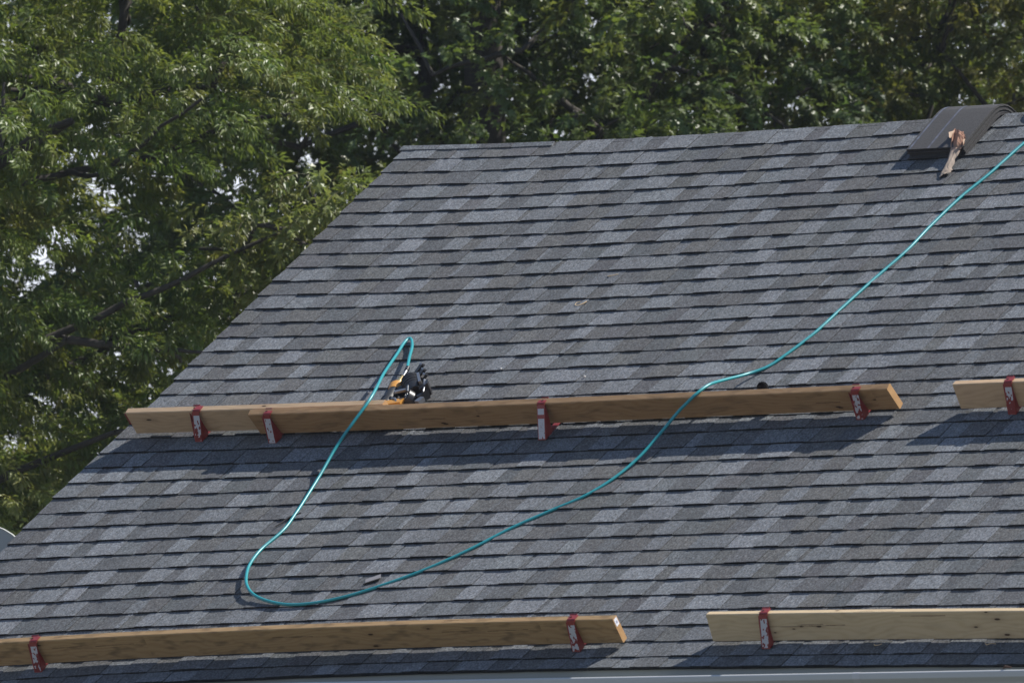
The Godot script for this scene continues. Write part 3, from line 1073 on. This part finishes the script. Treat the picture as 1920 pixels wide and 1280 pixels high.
	part("trigger", s, steel, root)


func build_bundle() -> void:
	var root := thing("shingle_bundle", "thick dark stack of shingles bent over the ridge at the upper right", "shingle bundle", P(3.63, 0.0, 0.0))
	var e0 := 3.455
	var e1 := 3.803
	var layers := 12
	var rough := tint(mat(Color.WHITE, 0.8, 0.0, 0.4))
	rough.albedo_texture = granules(256, 0.82, 0.98, 19)
	rough.uv1_triplanar = true
	rough.uv1_world_triplanar = true
	rough.uv1_scale = Vector3.ONE * 1.4
	# side profile: (horizontal towards the far slope, height) relative to the ridge corner
	var ridge := P(3.63, 0.135, 0.0)
	var path := func(t: float, n: float, off: float) -> Vector2:
		# t in 0..1 from the front edge, over the arc, to the far edge
		var rad := 0.13 + n
		var cen := Vector2(0.0, -0.125)
		var front := 0.345 + off
		var bend := 2.0 * SLOPE * rad
		var whole := front * 2.0 + bend
		var d := t * whole
		if d < front:
			var a := PI / 2.0 + SLOPE
			var p := cen + Vector2(cos(a), sin(a)) * rad
			var back := front - d
			var droop := 0.018 * pow(back / 0.345, 1.4)
			return p + Vector2(-cos(SLOPE), -sin(SLOPE)) * back + Vector2(sin(SLOPE), -cos(SLOPE)) * droop
		if d < front + bend:
			var a := PI / 2.0 + SLOPE - (d - front) / rad
			return cen + Vector2(cos(a), sin(a)) * rad
		var a2 := PI / 2.0 - SLOPE
		var p2 := cen + Vector2(cos(a2), sin(a2)) * rad
		var b2 := d - front - bend
		return p2 + Vector2(cos(SLOPE), -sin(SLOPE)) * b2 + Vector2(-sin(SLOPE), -cos(SLOPE)) * 0.018 * pow(b2 / 0.345, 1.4)
	var steps := 22
	for k in layers:
		var s := Shape.new()
		var n0 := 0.0048 * k
		var n1 := n0 + 0.0040
		var off := rng.randf_range(-0.004, 0.006) + (0.012 if k < 2 else 0.0) + (0.006 if k == layers - 1 else 0.0)
		var x0 := e0 + rng.randf_range(-0.006, 0.006)
		var x1 := e1 + rng.randf_range(-0.006, 0.006)
		var grey := Color(0.060, 0.059, 0.060) * rng.randf_range(0.85, 1.2)
		if k == layers - 1:
			grey = Color(0.088, 0.085, 0.086)
		for i in steps:
			var a: Vector2 = path.call(float(i) / steps, n0, off)
			var b: Vector2 = path.call(float(i + 1) / steps, n0, off)
			var c: Vector2 = path.call(float(i) / steps, n1, off)
			var d: Vector2 = path.call(float(i + 1) / steps, n1, off)
			var q := func(x: float, p: Vector2) -> Vector3: return Vector3(x, ridge.y + p.y, ridge.z - p.x)
			var nor := Vector3(0, d.x - c.x, d.y - c.y)
			s.quad(q.call(x0, c), q.call(x1, c), q.call(x1, d), q.call(x0, d), nor, grey)
			s.quad(q.call(x0, a), q.call(x1, a), q.call(x1, b), q.call(x0, b), -nor, grey)
			s.quad(q.call(x1, a), q.call(x1, b), q.call(x1, d), q.call(x1, c), Vector3(1, 0, 0), grey * 1.05)
			s.quad(q.call(x0, a), q.call(x0, b), q.call(x0, d), q.call(x0, c), Vector3(-1, 0, 0), grey)
			if i == 0:
				s.quad(q.call(x0, a), q.call(x1, a), q.call(x1, c), q.call(x0, c), Vector3(0, 0, 1), grey)
			if i == steps - 1:
				s.quad(q.call(x0, b), q.call(x1, b), q.call(x1, d), q.call(x0, d), Vector3(0, 0, -1), grey)
		var lay := part("shingle", s, rough, root)
		if k == layers - 1:
			# two broken lines of bluish sealant along the top shingle
			for x in [3.478, 3.592]:
				var z := Shape.new()
				for i in 40:
					var p: Vector2 = path.call(float(i) / 40.0, n1 + 0.0012, off)
					var w: Vector2 = path.call(float(i + 1) / 40.0, n1 + 0.0012, off)
					var nor := Vector3(0, w.x - p.x, w.y - p.y)
					var j := 0.0
					z.quad(Vector3(x - 0.006 + j, ridge.y + p.y, ridge.z - p.x), Vector3(x + 0.006 + j, ridge.y + p.y, ridge.z - p.x), Vector3(x + 0.006 + j, ridge.y + w.y, ridge.z - w.x), Vector3(x - 0.006 + j, ridge.y + w.y, ridge.z - w.x), nor, Color(0.115, 0.123, 0.155) * rng.randf_range(0.6, 1.2))
				part("sealant_line", z, tint(mat(Color.WHITE, 0.6)), lay)

	# torn paper wrapper hanging off the bundle's front
	var pap := Shape.new()
	var rows := [
		[[3.655, -0.115, 0.080], [3.690, -0.150, 0.092], [3.735, -0.165, 0.088], [3.775, -0.190, 0.080]],
		[[3.668, -0.150, 0.086], [3.700, -0.200, 0.068], [3.745, -0.205, 0.098], [3.800, -0.225, 0.072]],
		[[3.690, -0.215, 0.082], [3.722, -0.262, 0.060], [3.768, -0.262, 0.084], [3.806, -0.266, 0.060]],
		[[3.735, -0.290, 0.062], [3.748, -0.310, 0.058], [3.775, -0.300, 0.062], [3.796, -0.298, 0.048]],
		[[3.752, -0.362, 0.040], [3.768, -0.372, 0.048], [3.785, -0.366, 0.044], [3.800, -0.356, 0.034]],
		[[3.752, -0.430, 0.024], [3.775, -0.442, 0.034], [3.796, -0.436, 0.034], [3.818, -0.420, 0.024]],
		[[3.755, -0.470, 0.014], [3.780, -0.482, 0.030], [3.806, -0.474, 0.028], [3.836, -0.455, 0.020]],
		[[3.762, -0.508, 0.012], [3.785, -0.512, 0.018], [3.808, -0.500, 0.030], [3.830, -0.478, 0.022]]]
	var fold := FastNoiseLite.new()
	fold.seed = 5
	fold.frequency = 1.0
	var grid := func(i: int, k: int) -> Vector3:
		var fi := clampf(i / 3.0, 0.0, rows.size() - 1.001)
		var fk := clampf(k / 3.0, 0.0, 2.999)
		var r := int(fi)
		var c := int(fk)
		var q := []
		for w in 3:
			q.append(lerpf(lerpf(rows[r][c][w], rows[r][c + 1][w], fk - c), lerpf(rows[r + 1][c][w], rows[r + 1][c + 1][w], fk - c), fi - r))
		var rim := 0.006 if k == 0 or k == 9 or i == 0 or i == 21 else 0.0
		var j := 1.0 if i < 9 else 0.4
		return P(3.775 + (q[0] - 3.775) * 0.84 + rim * fold.get_noise_2d(i * 3.1, k * 5.7) * 2.0, q[1] + rim * fold.get_noise_2d(i * 7.3 + 50.0, k * 2.1) * 2.0, q[2] + 0.008 * j * fold.get_noise_2d(i * 1.3 + 9.0, k * 1.9))
	for i in 21:
		for k in 9:
			pap.quad(grid.call(i, k), grid.call(i, k + 1), grid.call(i + 1, k + 1), grid.call(i + 1, k), D(0, -0.3, 1), Color(0.30, 0.155, 0.10).lerp(Color(0.36, 0.285, 0.225), smoothstep(5.0, 11.0, i)))
	var flap := Shape.new()
	flap.quad(P(3.690, -0.150, 0.086), P(3.694, -0.205, 0.108), P(3.708, -0.235, 0.092), P(3.704, -0.215, 0.080), D(1, -0.5, 0.5), Color(0.50, 0.36, 0.26))
	flap.quad(P(3.795, -0.225, 0.073), P(3.806, -0.258, 0.090), P(3.812, -0.280, 0.074), P(3.800, -0.266, 0.061), D(1, -0.5, 0.5), Color(0.50, 0.36, 0.26))
	var pm := mat(Color.WHITE, 0.85)
	tint(pm)
	pm.albedo_texture = mottled(128, Color(0.80, 0.80, 0.80), Color(1, 1, 1), 0.04, 14)
	pm.uv1_triplanar = true
	pm.uv1_world_triplanar = true
	pm.uv1_scale = Vector3.ONE * 4.0
	pm.cull_mode = BaseMaterial3D.CULL_DISABLED
	var wrap := thing("paper_wrapper", "torn strip of brown paper hanging from the shingle stack", "paper wrapper", P(3.77, -0.35, 0.0))
	part("strip", pap, pm, wrap)
	part("torn_flap", flap, pm, wrap)


func build_litter() -> void:
	var tan_ := mat(lin(0.50, 0.36, 0.20), 0.8)
	var curl := func(e: float, u: float, label: String, spots: Array) -> void:
		var s := Shape.new()
		var pts := []
		for q in spots:
			pts.append(P(e + q[0], u + q[1], 0.009 + q[2]))
		s.tube(pts, [0.0024, 0.0028, 0.0018], 5)
		solo("dry_curl", label, "debris", s, tan_, P(e, u, 0.0), "dry bits lying on the shingles")
	curl.call(2.235, -1.352, "forked tan dry bit in the middle of the upper roof", [[-0.028, 0.003, 0], [-0.01, -0.004, 0.006], [0.006, 0.004, 0.004], [0.03, 0.018, 0.002]])
	curl.call(2.201, -1.625, "tan ring-shaped curl below the forked dry bit", [[0.03, 0.02, 0], [0.028, -0.008, 0.004], [0.008, -0.028, 0.006], [-0.018, -0.020, 0.004], [-0.022, 0.004, 0.004], [-0.006, 0.016, 0.002]])
	curl.call(6.02, -5.075, "tan curl on the roof under the yellowish plank", [[-0.02, 0.0, 0.01], [-0.008, -0.014, 0.012], [0.012, -0.012, 0.012], [0.022, 0.004, 0.01]])
	curl.call(6.66, -5.09, "reddish dry leaf bit under the yellowish plank near the right edge", [[-0.03, 0.01, 0.012], [-0.01, -0.01, 0.018], [0.012, -0.004, 0.022], [0.03, 0.008, 0.012]])
	var st := Shape.new()
	st.tube([P(1.655, -3.800, 0.016), P(1.672, -3.758, 0.014), P(1.690, -3.715, 0.018), P(1.712, -3.684, 0.014), P(1.728, -3.662, 0.012)], [0.0028, 0.0048, 0.0048, 0.003], 6)
	solo("stick", "short dark bent strip lying beside the hose on the lower roof", "stick", st, mat(lin(0.03, 0.026, 0.024), 0.8), P(1.69, -3.73, 0.0))
	var sc := Shape.new()
	var c := [P(2.575, -4.380, 0.009), P(2.650, -4.340, 0.012), P(2.625, -4.300, 0.013), P(2.555, -4.338, 0.009)]
	sc.quad(c[0], c[1], c[2], c[3], D(0, 0, 1), Color(0.20, 0.195, 0.20))
	var up := D(0, -0.010, 0.012)
	sc.hexa([c[0] - D(0, 0, 0.001), c[1] - D(0, 0, 0.001), c[1] + D(0, -0.012, 0.0), c[0] + D(0, -0.012, 0.0), c[0] + up * 0.5, c[1] + up * 0.5, c[1] + up * 0.5 + D(0, -0.012, 0), c[0] + up * 0.5 + D(0, -0.012, 0)], Color(0.012, 0.012, 0.013))
	solo("shingle_scrap", "small square offcut of shingle with black edge above the hose's lower bend", "shingle scrap", sc, tint(mat(Color.WHITE, 0.85)), P(2.6, -4.33, 0.0))
	# a round black tin standing against the back of the long plank
	var tin := thing("black_canister", "small round black canister peeking over the long brown plank", "canister", P(4.085, -2.815, 0.0))
	var tn := Shape.new()
	tn.tube([P(4.085, -2.815, 0.004), P(4.085, -2.815, 0.145), P(4.085, -2.815, 0.156), P(4.085, -2.815, 0.164), P(4.085, -2.815, 0.167)], [0.027, 0.027, 0.025, 0.017, 0.005], 16)
	part("body", tn, mat(lin(0.010, 0.010, 0.011), 0.8, 0.0, 0.1), tin)
	tn = Shape.new()
	tn.tube([P(4.085, -2.815, 0.140), P(4.085, -2.815, 0.147)], [0.0285], 16)
	part("rim", tn, mat(lin(0.012, 0.012, 0.013), 0.8, 0.0, 0.1), tin)
	# pale chips
	for q in [[2.11, -2.28, "tiny pale chip on the shingles above the middle of the long plank"], [2.70, -2.395, "tiny pale chip on the shingles up from the middle bracket"], [1.40, -2.47, "tiny pale chip on the shingles left of the nail gun"]]:
		var ch := Shape.new()
		ch.ball(P(q[0], q[1], 0.013), D(0.007, 0, 0), D(0, 0, 0.004), D(0, 0.006, 0), Color.WHITE, 4, 6)
		solo("chip", q[2], "debris", ch, mat(lin(0.6, 0.57, 0.53), 0.7), P(q[0], q[1], 0.0), "pale chips on the shingles")
	var leaf_s := Shape.new()
	leaf_s.tube([Vector3(6.86, 2.925, 4.585), Vector3(6.88, 2.932, 4.60), Vector3(6.91, 2.928, 4.592)], [0.004, 0.007, 0.003], 6)
	solo("dry_curl", "small dark dry bit caught in the gutter at the lower right", "debris", leaf_s, mat(lin(0.09, 0.05, 0.035), 0.8), Vector3(6.88, 2.925, 4.59), "dry bits lying on the shingles")


func build_trees() -> void:
	var bark := mat(Color.WHITE, 0.9)
	bark.albedo_texture = mottled(128, lin(0.026, 0.022, 0.018), lin(0.065, 0.055, 0.045), 0.08, 41)
	bark.uv1_triplanar = true
	bark.uv1_scale = Vector3(3.0, 1.2, 3.0)
	var green := tint(mat(Color.WHITE, 0.40, 0.0, 0.5))
	green.backlight_enabled = true
	green.backlight = lin(1.0, 1.0, 0.62)
	green.cull_mode = BaseMaterial3D.CULL_DISABLED
	var narrow := [sprig(false, 68, 0.072, 0.022, 0.42, 51), sprig(false, 58, 0.064, 0.022, 0.36, 52)]
	var lobed := [sprig(true, 36, 0.082, 0.064, 0.40, 53), sprig(true, 30, 0.074, 0.06, 0.34, 54)]
	var small := [sprig(false, 46, 0.062, 0.027, 0.36, 55), sprig(true, 28, 0.07, 0.05, 0.32, 56)]
	var v := func(px: float, py: float, depth: float) -> Vector3:
		# a place in the grove: metres to the right, metres up, metres behind the roof along the view
		return Vector3(-8.98, 0, -10.6) + Vector3(0.8067, 0, -0.591) * px + Vector3(0, py, 0) + Vector3(-0.5907, 0, -0.8069) * depth
	tree("willowy_tree", "large leafy tree with long drooping light green leaves at the left", v.call(-4.3, 0.0, 0.0), 11.0, 0.30,
		[[v.call(-2.3, 5.4, 0.3), Vector3(2.75, 2.9, 2.0)], [v.call(0.1, 5.5, -0.3), Vector3(0.75, 0.8, 0.7)]], 225, 27, narrow, green, bark,
		[Color(0.173, 0.212, 0.053), Color(0.148, 0.195, 0.051), Color(0.204, 0.234, 0.072), Color(0.121, 0.173, 0.047)],
		[[v.call(-4.2, 3.3, 0.0), v.call(-1.17, 4.94, -1.8), 0.075, 0.05], [v.call(-1.17, 4.94, -1.8), v.call(-0.25, 4.83, -1.9), 0.030, -0.06], [v.call(-4.2, 4.4, 0.2), v.call(-1.1, 6.3, -1.7), 0.09, 0.1], [v.call(-4.2, 5.2, 0.2), v.call(-1.3, 6.6, -0.2), 0.055, 0.0], [v.call(-4.2, 3.1, 0.3), v.call(-0.9, 4.36, -1.7), 0.065, 0.1], [v.call(-1.3, 4.95, -1.7), v.call(0.42, 5.68, -1.6), 0.028, -0.05]], Vector2(0.45, 0.85), "trees behind the house")
	tree("shade_tree", "dark green shady tree behind the middle of the ridge", v.call(1.3, 0.0, 7.0), 12.0, 0.28,
		[[v.call(1.3, 6.0, 7.0), Vector3(2.7, 2.4, 2.4)], [v.call(1.3, 8.6, 7.8), Vector3(2.6, 0.9, 2.2)]], 235, 22, lobed, green, bark,
		[Color(0.105, 0.149, 0.048), Color(0.121, 0.168, 0.048), Color(0.144, 0.184, 0.051), Color(0.092, 0.135, 0.048)],
		[[v.call(1.5, 5.9, 6.4), v.call(1.0, 6.6, 6.0), 0.06, 0.0], [v.call(1.3, 5.6, 6.8), v.call(2.3, 6.3, 6.0), 0.05, 0.1], [v.call(2.3, 6.3, 6.0), v.call(1.6, 6.9, 5.8), 0.04, 0.0]], Vector2(0.42, 0.75), "trees behind the house")
	tree("oak_tree", "green tree with dark rising limbs behind the right half of the ridge", v.call(3.1, 0.0, 9.5), 11.5, 0.26,
		[[v.call(3.5, 6.0, 9.3), Vector3(2.3, 2.4, 2.2)], [v.call(3.7, 8.5, 9.8), Vector3(2.0, 0.8, 1.8)]], 215, 22, small, green, bark,
		[Color(0.127, 0.162, 0.044), Color(0.145, 0.176, 0.046), Color(0.166, 0.192, 0.048), Color(0.104, 0.147, 0.044)],
		[[v.call(3.1, 6.0, 9.0), v.call(3.5, 7.2, 8.6), 0.055, 0.05], [v.call(3.2, 6.2, 9.0), v.call(4.0, 6.7, 8.4), 0.035, 0.05], [v.call(4.1, 6.3, 9.0), v.call(4.9, 7.2, 8.6), 0.045, 0.0]], Vector2(0.4, 0.68), "trees behind the house")
	tree("yellowish_tree", "yellow green tree at the far right behind the shingle stack", v.call(6.4, 0.0, 7.6), 10.5, 0.24,
		[[v.call(5.6, 5.8, 7.4), Vector3(1.7, 2.3, 1.9)], [v.call(5.8, 8.2, 7.8), Vector3(1.6, 0.7, 1.6)]], 150, 21, small, green, bark,
		[Color(0.142, 0.158, 0.039), Color(0.120, 0.144, 0.039), Color(0.165, 0.172, 0.046)],
		[[v.call(6.2, 5.0, 7.4), v.call(4.6, 6.9, 7.0), 0.045, 0.0]], Vector2(0.4, 0.65), "trees behind the house")
	tree("far_tree", "green tree standing deeper in the grove, seen through gaps in the light green tree", v.call(-2.4, 0.0, 12.0), 10.0, 0.22,
		[[v.call(-1.4, 5.6, 12.0), Vector3(3.4, 2.9, 1.6)]], 230, 22, small, green, bark,
		[Color(0.097, 0.133, 0.044), Color(0.080, 0.120, 0.042), Color(0.114, 0.144, 0.046)], [], Vector2(0.45, 0.75), "trees behind the house")
	tree("pale_bushy_tree", "pale green bushy small-leaved crown against the left slope's upper edge", v.call(0.95, 0.0, -1.6), 5.3, 0.10,
		[[v.call(0.42, 5.47, -1.3), Vector3(0.62, 0.42, 0.6)]], 30, 32, small, green, bark,
		[Color(0.172, 0.205, 0.062), Color(0.153, 0.193, 0.057), Color(0.192, 0.218, 0.074)], [], Vector2(0.28, 0.42), "trees behind the house")
	tree("far_tree", "deepest green tree of the grove, seen through gaps above the ridge's right part", v.call(4.4, 0.0, 15.5), 10.5, 0.22,
		[[v.call(3.9, 6.0, 15.5), Vector3(3.6, 2.6, 1.6)]], 190, 22, small, green, bark,
		[Color(0.108, 0.144, 0.046), Color(0.091, 0.131, 0.044), Color(0.125, 0.155, 0.048)], [], Vector2(0.45, 0.75), "trees behind the house")
